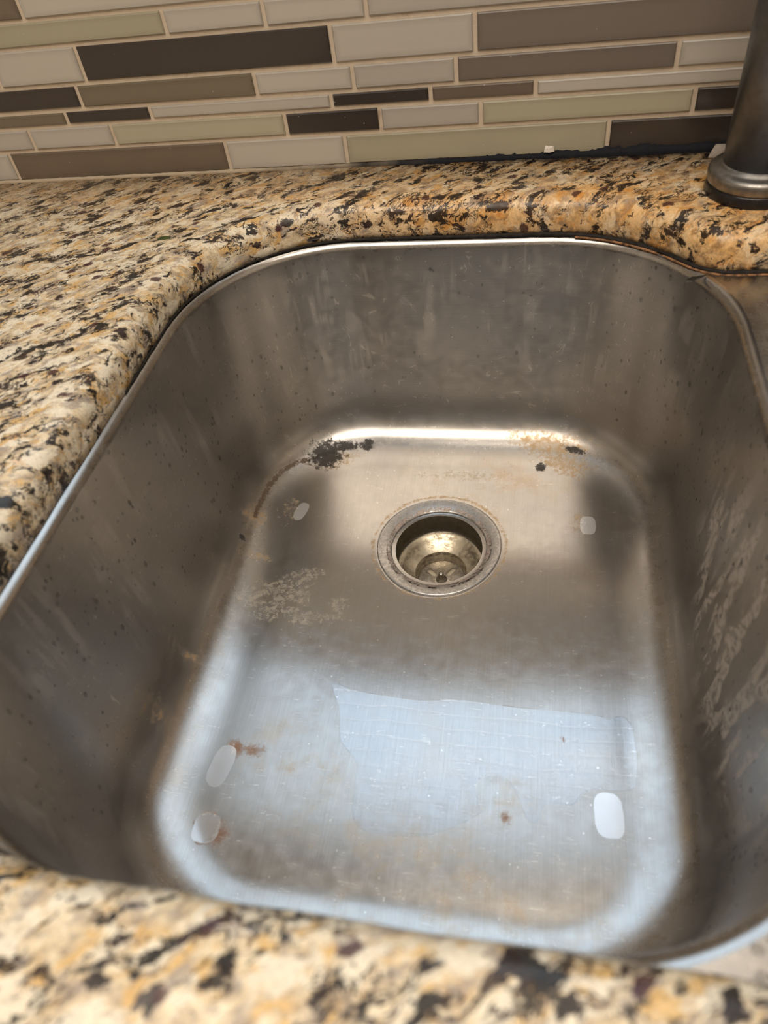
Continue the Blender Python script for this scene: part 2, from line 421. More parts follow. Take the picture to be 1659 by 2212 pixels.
bm = bmesh.new(); box(bm, RX0, RX1, RY0, .14, RZ1, RZ1 + .1); struct('ceiling', bm, M['ceiling'])
# window over the sink
bm = bmesh.new()
fw = 0.045
for x0, x1, z0, z1 in ((WX0, WX0 + fw, WZ0, WZ1), (WX1 - fw, WX1, WZ0, WZ1), (WX0 + fw, WX1 - fw, WZ0, WZ0 + fw), (WX0 + fw, WX1 - fw, WZ1 - fw, WZ1)):
    box(bm, x0, x1, 0.05, 0.10, z0, z1)
win = struct('window_1', bm, M['white'])
for mx in (-0.56, 0.30):
    bm = bmesh.new(); box(bm, mx - .018, mx + .018, 0.055, 0.095, WZ0 + fw, WZ1 - fw); bm_obj('mullion', bm, M['white'], win, smooth=False)
bm = bmesh.new(); box(bm, WX0 + fw - .004, WX1 - fw + .004, 0.073, 0.077, WZ0 + fw - .004, WZ1 - fw + .004); bm_obj('pane', bm, M['pane'], win, smooth=False)
bm = bmesh.new(); box(bm, WX0 - .03, WX1 + .03, -0.02, 0.05, WZ0 - 0.03, WZ0); bm_obj('window_sill', bm, M['white'], win, smooth=False)

# ------------------------------------------------------------------ mosaic tiles, each a part of the back wall
def tile(x0, x1, z0, z1, kind):
    yb, ys, yf = 0.004, 0.0002, -0.0008
    c, w = 0.0009, 0.0062
    w = min(w, (z1 - z0) * 0.32)
    loops = [(0, yb), (0, ys), (c, yf), (w, yf)]
    V, F, A = [], [], []
    j = [rng.uniform(-.0004, .0004) for _ in range(4)]
    for k, (i, y) in enumerate(loops):
        V += [(x0 + i, y, z0 + i + j[0]), (x1 - i, y, z0 + i + j[1]), (x1 - i, y, z1 - i + j[2]), (x0 + i, y, z1 - i + j[3])]
        A += [1.0 if k < 3 else 0.0] * 4
    for k in range(3):
        for q in range(4):
            r = (q + 1) % 4; F.append((k * 4 + q, k * 4 + r, k * 4 + 4 + r, k * 4 + 4 + q))
    F.append((12, 13, 14, 15))
    me = bpy.data.meshes.new('tile'); me.from_pydata(V, [], F)
    at = me.attributes.new('rim', 'FLOAT', 'POINT'); at.data.foreach_set('value', A)
    o = mesh_obj('tile', me, M[kind], wall, smooth=False)
    return o
rows = [(0.0012, 0.0290), (0.0290, 0.0498), (0.0498, 0.0632), (0.0632, 0.0840), (0.0840, 0.1145), (0.1145, 0.1350)]
seen = [
    ([-0.5142, -0.2881, -0.1738, 0.0554], ['light', 'brown', 'light', 'green', 'dark']),
    ([-0.4823, -0.3959, -0.2257, -0.1391, -0.0516, 0.1199], ['light', 'light', 'green', 'dark', 'light', 'green', 'dark']),
    ([-0.437, -0.3515, -0.1805, -0.0936, -0.0064], ['olive', 'dark', 'light', 'dark', 'brown', 'light']),
    ([-0.4159, -0.246, -0.1588, -0.0713, 0.1018], ['dark', 'olive', 'light', 'light', 'grey', 'light']),
    ([-0.403, -0.1729, -0.0552], ['light', 'dark', 'light', 'grey']),
    ([-0.3137, -0.2261, -0.141], ['green', 'light', 'light', 'light']),
]
hs = [0.0305, 0.0208, 0.0134, 0.0250, 0.0208, 0.0305, 0.0134, 0.0208, 0.0250, 0.0305, 0.0134]
z = 0.1350
for i, h in enumerate(hs):
    if z + h > WZ0 - 0.032: break
    rows.append((z, z + h)); z += h
    seen.append(([-0.4397], ['brown', 'light']) if i == 0 else ([], []))
G = 0.0019
for (z0, z1), (js, ks) in zip(rows, seen):
    X0, X1 = -0.86, 0.56
    if not js:
        x = rng.uniform(-0.5, -0.4); js = [x]; ks = [rng.choice(['light', 'brown']), rng.choice(['green', 'light'])]
    js = list(js); ks = list(ks)
    pool = ['light', 'green', 'light', 'brown', 'dark', 'light', 'grey', 'olive']
    lens = [0.0865, 0.1145, 0.171, 0.229]
    first = True
    while js[-1] < X1 - 0.26:
        js.append(js[-1] + (0.258 if (first and len(ks) > 3) else rng.choice(lens))); first = False
        ks.append(rng.choice(pool))
    while js[0] > X0 + 0.26:
        js.insert(0, js[0] - (0.171 if first else rng.choice(lens))); ks.insert(0, rng.choice(pool)); first = False
    ed = [X0] + js + [X1]
    for a, b, k in zip(ed, ed[1:], ks): tile(a + G, b - G, z0 + G, z1 - G, k)

# caulk along the wall foot
bm = bmesh.new()
pts = []; rad = []
for i in range(700):
    x = -1.0 + 1.7 * i / 699
    k = smooth01((x + 0.25) / 0.3); r = 0.0024 + 0.0016 * k + 0.0018 * smooth01((x + 0.02) / 0.10) + (0.0006 + 0.0018 * k) * (mnoise.noise((x * 40, 0, 0)) + mnoise.noise((x * 150, 3, 0)) + 0.8 * mnoise.noise((x * 420, 5, 0)))
    pts.append((x, 0.0005, 0.0005)); rad.append(max(0.0020, r))
tube(bm, pts, rad, 10)
o = bm_obj('trim_1', bm, M['caulk']); tag(o, 'blackened caulk line between backsplash tiles and granite', None, None, 'structure')

# ------------------------------------------------------------------ granite worktop with the sink cut-out
def cutout_loop():
    L = round_rect(**LEFT, d=-0.0030, na=60, ns=40)
    n = len(L)
    # keep: from the back right bend, anticlockwise, to the front left
    pts = []
    bx = LEFT['x1'] - LEFT['rBR']; by = LEFT['y1'] - LEFT['rBR']
    left = []
    for i, (x, y) in enumerate(L):
        a = math.atan2(y - by, x - bx)
        if 40 <= i < 100:
            if a >= math.radians(43): left.append((x, y))
        elif 100 <= i < 340: left.append((x, y))
    s_curve = [(0.470, -0.560), (0.470, -0.200), (0.455, -0.165), (0.430, -0.148), (0.30, -0.147), (0.190, -0.147), (0.165, -0.1468), (0.148, -0.1478), (0.132, -0.1470), (0.118, -0.1385)]
    end = [(0.10, -0.612), (0.30, -0.612), (0.43, -0.6115), (0.458, -0.598)]
    left = [p for p in left if not (p[1] < -0.60 and p[0] > -0.12)]
    P = s_curve + left + [(-0.10, -0.612)] + end
    # resample and smooth
    def resample(P, m):
        Q = P + [P[0]]; d = [0]
        for a, b in zip(Q, Q[1:]): d.append(d[-1] + math.hypot(b[0] - a[0], b[1] - a[1]))
        out = []; k = 0
        for i in range(m):
            s = d[-1] * i / m
            while d[k + 1] < s: k += 1
            t = (s - d[k]) / max(1e-9, d[k + 1] - d[k]); a, b = Q[k], Q[k + 1]
            out.append((a[0] + (b[0] - a[0]) * t, a[1] + (b[1] - a[1]) * t))
        return out
    P = resample(P, 520)
    for _ in range(6): P = [((P[i - 1][0] + 2 * P[i][0] + P[(i + 1) % 520][0]) / 4, (P[i - 1][1] + 2 * P[i][1] + P[(i + 1) % 520][1]) / 4) for i in range(520)]
    return P
CUT = cutout_loop()
NC = len(CUT)
nor = []
for i in range(NC):
    a, b = CUT[i - 1], CUT[(i + 1) % NC]; t = Vector((b[0] - a[0], b[1] - a[1])).normalized()
    nor.append((t.y, -t.x))                            # outwards for an anticlockwise loop
area = sum(CUT[i - 1][0] * CUT[i][1] - CUT[i][0] * CUT[i - 1][1] for i in range(NC))
if area < 0: nor = [(-a, -b) for a, b in nor]
bm = bmesh.new()
RB = 0.014
rings = []
prof = [(0.0, -0.030), (0.0, -0.024)] + [(RB * (1 - math.cos(a)), -RB + RB * math.sin(a)) for a in [PI / 2 * k / 8 for k in range(9)]]
for d, zz in prof:
    ring = []
    for i in range(NC):
        x, y = CUT[i]; w = 0.0012 * mnoise.noise((x * 28, y * 28, zz * 20)) if zz < -0.001 else 0.0
        ring.append(bm.verts.new((x + nor[i][0] * (d + w), y + nor[i][1] * (d + w), zz)))
    rings.append(ring)
for a, b in zip(rings, rings[1:]):
    for i in range(NC):
        j = (i + 1) % NC; bm.faces.new((a[i], a[j], b[j], b[i]))
CX0, CX1, CY0, CY1 = -1.25, 0.95, -0.700, 0.0012
orc = [(CX0, CY0), (CX1, CY0), (CX1, CY1), (CX0, CY1)]
ot = [bm.verts.new((x, y, 0)) for x, y in orc]; ob = [bm.verts.new((x, y, -0.030)) for x, y in orc]
def loop_edges(vs): return [bm.edges.get((vs[i - 1], vs[i])) or bm.edges.new((vs[i - 1], vs[i])) for i in range(len(vs))]
for i in range(4): bm.faces.new((ot[i - 1], ot[i], ob[i], ob[i - 1]))
bmesh.ops.triangle_fill(bm, use_beauty=True, edges=loop_edges(ot) + loop_edges(rings[-1]), normal=(0, 0, 1))
bmesh.ops.triangle_fill(bm, use_beauty=True, edges=loop_edges(ob) + loop_edges(rings[0]), normal=(0, 0, -1))
for f in bm.faces: f.smooth = True
top = bm_obj('countertop', bm, M['granite'], smooth=False)
tag(top, 'gold and grey speckled granite worktop around the sink', 'countertop')
me = top.data
org = me.attributes.new('orange', 'FLOAT', 'POINT'); grm = me.attributes.new('grime', 'FLOAT', 'POINT')
for i, v in enumerate(me.vertices):
    x, y, zz = v.co
    org.data[i].value = smooth01((x + 0.25) / 0.2) if y > -0.2 else 0.0
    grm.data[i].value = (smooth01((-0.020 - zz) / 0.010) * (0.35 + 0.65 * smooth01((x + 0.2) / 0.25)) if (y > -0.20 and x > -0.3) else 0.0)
for p in me.polygons:
    p.use_smooth = abs(p.normal.z) > 0.999 or p.center.y > CY0 + 0.01 and abs(p.center.x) < 0.6

# ------------------------------------------------------------------ the sink
sink = empty('kitchen_sink', (0, 0, -0.03), 'brushed stainless steel undermount double bowl sink with stained floor', 'sink')
def ell(x, y, cx, cy, rx, ry, ang=0.0, p=2.0):
    c, s = math.cos(math.radians(ang)), math.sin(math.radians(ang))
    dx, dy = x - cx, y - cy
    return 1 - (abs((dx * c + dy * s) / rx) ** p + abs((-dx * s + dy * c) / ry) ** p) ** (1 / p)
def pl_dist(x, y, P):
    best = 9
    for (ax, ay), (bx, by) in zip(P, P[1:]):
        ux, uy = bx - ax, by - ay; t = max(0, min(1, ((x - ax) * ux + (y - ay) * uy) / (ux * ux + uy * uy)))
        best = min(best, math.hypot(x - ax - ux * t, y - ay - uy * t))
    return best
def in_poly(x, y, P):
    c = False
    for i in range(len(P)):
        (ax, ay), (bx, by) = P[i - 1], P[i]
        if (ay > y) != (by > y) and x < (bx - ax) * (y - ay) / (by - ay) + ax: c = not c
    return c
FILM = [(-0.1470, -0.3960), (-0.130, -0.4010), (-0.1135, -0.4030), (-0.0764, -0.4053), (-0.041, -0.4012), (-0.0057, -0.4035), (0.0285, -0.4036), (0.0586, -0.4045),
        (0.066, -0.4068), (0.0768, -0.4030), (0.0832, -0.412), (0.0850, -0.436), (0.0825, -0.4560), (0.0690, -0.4600), (0.0568, -0.4600), (0.0470, -0.4640), (0.0400, -0.4730), (0.0226, -0.4745),
        (0.0170, -0.4870), (0.0100, -0.4860), (0.0003, -0.4660), (-0.0097, -0.4578), (-0.0200, -0.4592), (-0.0262, -0.4660), (-0.0235, -0.4790),
        (-0.0240, -0.4880), (-0.060, -0.5060), (-0.105, -0.5050), (-0.1120, -0.4760), (-0.1140, -0.4600), (-0.1300, -0.4430), (-0.1350, -0.4200)]
FEET = [(-0.216, -0.2150, 0.0062, 0.0120, -12), (0.0564, -0.2165, 0.0070, 0.0110, 0), (-0.2155, -0.4735, 0.0085, 0.0165, -8), (-0.2120, -0.5190, 0.0098, 0.0105, 0), (0.0640, -0.4770, 0.0098, 0.0155, 3)]
LINE = [(-0.2000, -0.1330), (-0.215, -0.1415), (-0.2320, -0.1530), (-0.2452, -0.1680), (-0.2530, -0.1900), (-0.2556, -0.2120), (-0.2560, -0.2320)]
def fields(x, y, z):
    F = {}
    F['blk'] = max(ell(x, y, -0.2060, -0.139, 0.021, 0.017, 30), ell(x, y, -0.1900, -0.1255, 0.020, 0.006, 10), ell(x, y, -0.1640, -0.1215, 0.0075, 0.0075), ell(x, y, 0.0133, -0.1425, 0.0045, 0.005) + .35,
                   ell(x, y, 0.045, -0.1235, 0.012, 0.0035, -25), ell(x, y, -0.2600, -0.262, 0.005, 0.0028, -20) + 0.2 if z < -0.225 else -1) if y > -0.3 and z < -0.19 else -1
    F['line'] = 1 - pl_dist(x, y, LINE) / 0.0040 if (x < -0.19 and y > -0.24 and z < -0.19) else -1
    F['yel'] = max(ell(x, y, 0.0219, -0.118, 0.050, 0.014, -12), ell(x, y, 0.035, -0.139, 0.040, 0.020, -20) - 0.15, ell(x, y, -0.2560, -0.2320, 0.012, 0.018), ell(x, y, 0.0495, -0.2130, 0.009, 0.014) * 0.6,
                   ell(x, y, -0.226, -0.214, 0.012, 0.02) * 0.5, ell(x, y, -0.2015, -0.141, 0.032, 0.018, 20) * 0.8, ell(x, y, -0.2420, -0.276, 0.018, 0.006) * 0.8, 1 - abs(math.hypot(x - DR[0], y - DR[1]) - 0.061) / 0.0042 - 0.45,
                   ell(x, y, -0.262, -0.395, 0.009, 0.006) * 0.6, ell(x, y, -0.266, -0.45, 0.008, 0.012) * 0.5) if z < -0.17 else -1
    F['rust'] = max(ell(x, y, -0.2085, -0.4590, 0.012, 0.0085, -25), ell(x, y, -0.194, -0.4590, 0.018, 0.009, 5) - 0.25, ell(x, y, -0.2010, -0.5230, 0.012, 0.014) - 0.12, 1 - abs(math.hypot(x + 0.2120, y + 0.5190) - 0.0105) / 0.0022 - .2,
                    ell(x, y, -0.004, -0.4870, 0.006, 0.008, 20) - 0.2, ell(x, y, 0.0336, -0.4255, 0.0032, 0.0032)) if z < -0.2 else -1
    F['scale'] = max(ell(x, y, -0.2130, -0.318, 0.036, 0.024, 15), ell(x, y, -0.178, -0.337, 0.022, 0.008, 10) - 0.05, ell(x, y, -0.195, -0.292, 0.026, 0.010, 20) - 0.2, ell(x, y, -0.06, -0.158, 0.06, 0.009) - 0.25, ell(x, y, -0.155, -0.325, 0.015, 0.022) - 0.35) if z < -0.2 else -1
    F['foot'] = max(ell(x, y, *f, p=3.0) for f in FEET) if z < -0.22 else -1
    F['wet'] = -1
    if z < -0.23 and y < -0.38:
        s = pl_dist(x, y, FILM + FILM[:1]); F['wet'] = (s if in_poly(x, y, FILM) else -s) / 0.01
    F['tan'] = max(0.0, ell(x, y, -0.05, -0.535, 0.16, 0.045) + 0.2, ell(x, y, 0.015, -0.525, 0.06, 0.03), ell(x, y, -0.16, -0.47, 0.06, 0.06), ell(x, y, -0.01, -0.477, 0.035, 0.03), ell(x, y, -0.04, -0.17, 0.13, 0.05), 0.15) if z < -0.2 else 0.0
    F['streak'] = 0.0
    if x > 0.10 and -0.225 < z < -0.05:
        F['streak'] = max(0.0, 1 - math.hypot((y + 0.40) / 0.14, (z + 0.135) / 0.09)) * 1.4
    return F
def basin(spec, zf, drain, na, ns, nfill, name, parent, stains):
    prof = [(-0.0060, -0.0305)] + [(-0.0060 + 0.0080 * math.sin(a), -0.0385 + 0.0080 * math.cos(a)) for a in [PI / 2 * k / 7 for k in range(1, 8)]]
    r = 0.040; zb = zf + r
    for k in range(1, 15): t = k / 15; prof.append((0.002 + 0.011 * t, -0.0385 + (zb + 0.0385) * t))
    fwid, fk = 0.050, 0.66                               # cove with a slow start and end
    for k in range(0, 21):
        t = k / 20; b1, b2, b3 = 3 * t * (1 - t) ** 2, 3 * t * t * (1 - t), t ** 3
        prof.append((0.013 + fwid * (b2 * (1 - fk) + b3), zb - r * (b1 * fk + b2 + b3)))
    nf = len(prof) - 21
    loops = [([(x, y, zz) for x, y in round_rect(**spec, d=d, na=na, ns=ns)], max(1.0 - q / 9, 0.0) if q < 9 else smooth01((q - nf - 3) / 17)) for q, (d, zz) in enumerate(prof)]
    last = loops[-1][0]; n = len(last)
    for k in range(1, nfill + 1):
        t = k / nfill; L = []
        for x, y, zz in last:
            a = math.atan2(y - drain[1], x - drain[0]); qx, qy = drain[0] + 0.0565 * math.cos(a), drain[1] + 0.0565 * math.sin(a)
            L.append((x + (qx - x) * t, y + (qy - y) * t, zf - 0.0015 * smooth01(t)))
        loops.append((L, 1.0))
    L = []
    for rr, dz in ((0.0555, -0.0035), (0.040, -0.006)):
        loops.append(([(drain[0] + rr * math.cos(math.atan2(y - drain[1], x - drain[0])), drain[1] + rr * math.sin(math.atan2(y - drain[1], x - drain[0])), zf + dz) for x, y, zz in last], 1.0))
    V, F, fl, UV = [], [], [], []
    per = [0.0]; base = loops[8][0]
    for i in range(n): a, b = base[i], base[(i + 1) % n]; per.append(per[-1] + math.hypot(b[0] - a[0], b[1] - a[1]))
    vv = 0.0; pv = None
    for L, f in loops:
        m = Vector(L[0])
        if pv is not None: vv += (m - pv).length
        pv = m
        for i, p in enumerate(L): V.append(p); fl.append(f); UV.append((per[i], vv))
    for k in range(len(loops) - 1):
        for i in range(n):
            j = (i + 1) % n; F.append((k * n + i, k * n + j, (k + 1) * n + j, (k + 1) * n + i))
    me = bpy.data.meshes.new(name); me.from_pydata(V, [], F)
    at = me.attributes.new('floor', 'FLOAT', 'POINT'); at.data.foreach_set('value', fl)
    uvl = me.uv_layers.new(name='UVMap')
    uvs = []
    for p in me.polygons:
        for li, vi in zip(p.loop_indices, p.vertices):
            u, w = UV[vi]
            if vi % n == 0 and max(q % n for q in p.vertices) == n - 1: u = per[-1]
            uvs += [u, w]
    uvl.data.foreach_set('uv', uvs)
    keys = ['blk', 'line', 'yel', 'rust', 'scale', 'foot', 'wet', 'tan', 'streak']
    vals = {k: [] for k in keys}
    for p in V:
        if stains:
            f = fields(*p)
            for k in keys: vals[k].append(f[k])
        else:
            for k in keys: vals[k].append(0.0 if k in ('tan', 'streak') else -1.0)
    for k in keys: me.attributes.new(k, 'FLOAT', 'POINT').data.foreach_set('value', vals[k])
    o = mesh_obj(name, me, M['steel'], parent)
    o.matrix_parent_inverse = Matrix.Translation((0, 0, 0.03))
    return o
bowl = basin(LEFT, ZF, DR, 56, 70, 62, 'bowl', sink, True)
bowl['label'] = 'large main bowl with rust spots and water film'
bowl2 = basin(RIGHT, -0.205, (0.316, -0.33), 20, 16, 14, 'bowl', sink, False)
# flat deck between and around the bowls
bm = bmesh.new()
def deck_loop(pts): return [bm.verts.new((x, y, -0.0305)) for x, y in pts]
do = deck_loop([(-0.320, -0.640), (0.500, -0.640), (0.500, -0.050), (-0.320, -0.050)])
d1 = deck_loop(round_rect(**LEFT, d=-0.0060, na=56, ns=70)); d2 = deck_loop(round_rect(**RIGHT, d=-0.0060, na=20, ns=16))
bmesh.ops.triangle_fill(bm, use_beauty=True, edges=loop_edges(do) + loop_edges(d1) + loop_edges(d2), normal=(0, 0, 1))
deck = bm_obj('deck', bm, M['steel'], sink)
deck.matrix_parent_inverse = Matrix.Translation((0, 0, 0.03))
me = deck.data
for k in ('blk', 'line', 'yel', 'rust', 'scale', 'foot', 'wet'):
    me.attributes.new(k, 'FLOAT', 'POINT').data.foreach_set('value', [-1.0] * len(me.vertices))
me.attributes.new('floor', 'FLOAT', 'POINT').data.foreach_set('value', [0.5] * len(me.vertices))
uvl = me.uv_layers.new(name='UVMap')
uvl.data.foreach_set('uv', [c for l in me.loops for c in me.vertices[l.vertex_index].co.xy])
# black sealant bead in the seam under the stone
def bead(name, sel, zz, r0, r1, off, m):
    bm = bmesh.new(); pts = []; rad = []
    for i in sel:
        x, y = CUT[i]
        pts.append((x - nor[i][0] * off, y - nor[i][1] * off, zz))
        g = smooth01((x + 0.28) / 0.30)
        rad.append((r0 + (r1 - r0) * g) * (1 + 0.5 * mnoise.noise((x * 90, y * 90, 1)) + 0.45 * mnoise.noise((x * 300, y * 300, 4))))
    tube(bm, pts, rad, 8)
    o = bm_obj(name, bm, m, sink); o.matrix_parent_inverse = Matrix.Translation((0, 0, 0.03)); return o
seq = [i for i in range(NC) if CUT[i][1] > -0.30 and CUT[i][0] < 0.46]
# order the run from the right, anticlockwise, to the left
brk = max(range(len(seq)), key=lambda k: (seq[k] - seq[k - 1]) % NC)
seq = seq[brk:] + seq[:brk]
b = bead('sealant_bead', seq, -0.0296, 0.0008, 0.0019, 0.0004, M['sealant']); b['label'] = 'black sealant line under the stone edge'
M['rustline'] = mat_simple('rust_residue', (0.40, 0.20, 0.09), 0.8, nscale=260, amt=0.85)
seq2 = [i for i in seq if CUT[i][0] > 0.03]
b = bead('rust_line', seq2, -0.0306, 0.0003, 0.0009, 0.0027, M['rustline']); b['label'] = 'orange rust line along the seam'

# ------------------------------------------------------------------ drains
def slot_loop(cx, cy, l, w, a, n=8):
    P = []
    for s in (0, 1):
        for k in range(n + 1):
            q = -PI / 2 + PI * k / n + PI * s
            P.append(((l / 2 - w / 2) * (1 if s == 0 else -1) + w / 2 * math.cos(q), w / 2 * math.sin(q)))
    c, s_ = math.cos(a), math.sin(a)
    return [(cx + x * c - y * s_, cy + x * s_ + y * c) for x, y in P]
def make_drain(cx, cy, zf, parent):
    B = Matrix.Translation((-cx, -cy, -zf))
    zf0 = 0.0
    bm = bmesh.new()
    lathe(bm, [(0.0572, -0.0032), (0.0570, 0.0000), (0.0562, 0.0009), (0.0552, 0.0008), (0.0500, -0.0004), (0.0452, -0.0016), (0.0442, -0.0021), (0.0435, -0.0032), (0.0432, -0.0065)], n=96)
    fl = bm_obj('drain', bm, M['flange'], parent, loc=(cx, cy, zf)); fl.matrix_parent_inverse = Matrix.Translation((0, 0, 0.03))
    bm = bmesh.new(); lathe(bm, [(0.0478, 0.0002), (0.0470, -0.0006), (0.0450, -0.0012), (0.0441, -0.0019)], n=96); bm_obj('lime_crust', bm, M['crust'], fl)['label'] = 'rough pinkish lime crust on the inner lip'
    bm = bmesh.new(); lathe(bm, [(0.0615, -0.0014), (0.0605, -0.0007), (0.0590, -0.0005), (0.0572, -0.0010)], n=96); bm_obj('scum_ring', bm, M['scum'], fl)['label'] = 'brown scum ring around the flange'
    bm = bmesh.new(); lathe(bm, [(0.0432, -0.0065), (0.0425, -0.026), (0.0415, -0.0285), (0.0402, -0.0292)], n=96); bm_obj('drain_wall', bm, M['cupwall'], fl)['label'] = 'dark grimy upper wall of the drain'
    bm = bmesh.new(); lathe(bm, [(0.0402, -0.0292), (0.0380, -0.0300), (0.0355, -0.0325), (0.0310, -0.0360), (0.0265, -0.0385), (0.0245, -0.0395)], n=96); bm_obj('drain_cup', bm, M['cup'], fl)
    bm = bmesh.new(); lathe(bm, [(0.0245, -0.0395), (0.0238, -0.0405), (0.0232, -0.0430), (0.0228, -0.0520), (0.0222, -0.0535)], n=72); bm_obj('strainer_cup', bm, M['cup'], fl)
    # strainer plate with real slots
    bm = bmesh.new()
    n = 72
    outer = [bm.verts.new((0.0225 * math.cos(2 * PI * i / n), 0.0225 * math.sin(2 * PI * i / n), -0.0515)) for i in range(n)]
    es = [bm.edges.new((outer[i - 1], outer[i])) for i in range(n)]
    for k in range(4):
        a = math.radians(52 + 90 * k)
        P = slot_loop(0.0128 * math.cos(a), 0.0128 * math.sin(a), 0.0125, 0.0052, a + math.radians(0))
        a2 = [bm.verts.new((x, y, -0.0515)) for x, y in P]; b2 = [bm.verts.new((x, y, -0.0530)) for x, y in P]
        es += [bm.edges.new((a2[i - 1], a2[i])) for i in range(len(P))]
        for i in range(len(P)): bm.faces.new((a2[i - 1], a2[i], b2[i], b2[i - 1]))
    bmesh.ops.triangle_fill(bm, use_beauty=True, edges=es, normal=(0, 0, 1))
    bm_obj('strainer_plate', bm, M['plate'], fl, smooth=False)
    bm = bmesh.new(); lathe(bm, [(0.0225, -0.0560), (0.0, -0.0560)], n=48); bm_obj('tailpiece', bm, M['cream'], fl, smooth=False)['label'] = 'cream residue seen through the slots'
    bm = bmesh.new(); lathe(bm, [(0.0055, -0.0515), (0.0050, -0.0505), (0.0030, -0.0495), (0.0026, -0.0420), (0.0020, -0.0412), (0.0, -0.0410)], n=24); bm_obj('strainer_post', bm, M['plate'], fl)
    bm = bmesh.new(); lathe(bm, [(0.0225, -0.0535), (0.0225, -0.075), (0.020, -0.078)], n=32); bm_obj('tailpipe', bm, M['cup'], fl)
    return fl
d1 = make_drain(DR[0], DR[1], ZF - 0.0018, sink); d1['label'] = 'strainer drain with brown ring in main bowl'
make_drain(0.316, -0.33, -0.2068, sink)

# ------------------------------------------------------------------ faucet
FX, FY = 0.1613, -0.0770
fa = empty('faucet', (FX, FY, 0), 'dark stainless kitchen faucet column on a black gasket behind the sink', 'faucet')
bm = bmesh.new(); lathe(bm, [(0.0, 0.0), (0.0356, 0.0), (0.0360, 0.0012), (0.0350, 0.0065), (0.0343, 0.0085), (0.0, 0.0085)], n=64); bm_obj('gasket', bm, M['rubber'], fa)['label'] = 'black rubber gasket'
bm = bmesh.new(); lathe(bm, [(0.0, 0.0085), (0.0345, 0.0085), (0.0352, 0.0095), (0.0354, 0.0150), (0.0346, 0.0172), (0.0325, 0.0185), (0.0300, 0.0190), (0.0278, 0.0203), (0.0266, 0.0222), (0.0, 0.0222)], n=64); bm_obj('base_ring', bm, M['ring'], fa)['label'] = 'worn brighter metal base ring'
bm = bmesh.new(); lathe(bm, [(0.0, 0.0215), (0.0262, 0.0215), (0.0262, 0.150), (0.0255, 0.156), (0.0, 0.156)], n=64); bm_obj('body', bm, M['faucet'], fa)
bm = bmesh.new()
P = [(0, 0, 0.15), (0, 0, 0.24), (0, 0, 0.33)]
for k in range(1, 17):
    a = PI * k / 16; P.append((0.055 * (1 - math.cos(a)) * 0.5, -0.10 * (1 - math.cos(a)), 0.33 + 0.10 * math.sin(a)))
P.append((0.055, -0.20, 0.25))
tube(bm, P, 0.0135, 20); bm_obj('spout', bm, M['faucet'], fa)
bm = bmesh.new(); lathe(bm, [(0.0, 0.19), (0.0165, 0.19), (0.0185, 0.20), (0.0175, 0.26), (0.0150, 0.275), (0.0, 0.275)], cx=0.055, cy=-0.20, n=32); bm_obj('spray_head', bm, M['faucet'], fa)
bm = bmesh.new(); tube(bm, [(0.022, 0, 0.105), (0.045, 0, 0.107), (0.075, 0.0, 0.125), (0.115, 0.0, 0.160)], [0.011, 0.010, 0.006, 0.005], 14); bm_obj('handle', bm, M['faucet'], fa)

# ------------------------------------------------------------------ ceiling lamps
t = empty('ceiling_light_box', (-0.05, -1.45, RZ1), 'broad flat luminous light box on the kitchen ceiling behind the viewer', 'lamp')
bm = bmesh.new()
for x0, x1, y0, y1 in ((-.94, -.90, -.69, .69), (.90, .94, -.69, .69), (-.90, .90, -.69, -.65), (-.90, .90, .65, .69)): box(bm, x0, x1, y0, y1, -0.10, 0.0)
bm_obj('frame', bm, M['white'], t, smooth=False)
glow = mat_lamp('panel_glow', WARM, LAMP_MAIN)
for k in range(3):
    bm = bmesh.new(); box(bm, -.898 + .6 * k, -.302 + .6 * k, -.649, .649, -0.085, -0.075); bm_obj('diffuser', bm, glow, t, smooth=False)
t = empty('strip_lamp', (0.15, -0.24, RZ1), 'long narrow warm strip lamp hung under the ceiling over the sink', 'lamp')
bm = bmesh.new(); box(bm, -0.43, 0.43, -0.020, 0.020, -0.061, -0.045); box(bm, -0.30, -0.26, -0.015, 0.015, -0.046, 0.0); box(bm, 0.26, 0.30, -0.015, 0.015, -0.046, 0.0); bm_obj('housing', bm, M['white'], t, smooth=False)
bm = bmesh.new(); box(bm, -0.42, 0.42, -0.055, 0.055, -0.115, -0.060); bm_obj('diffuser', bm, mat_lamp('strip_glow', WARM, LAMP_SINK), t, smooth=False)

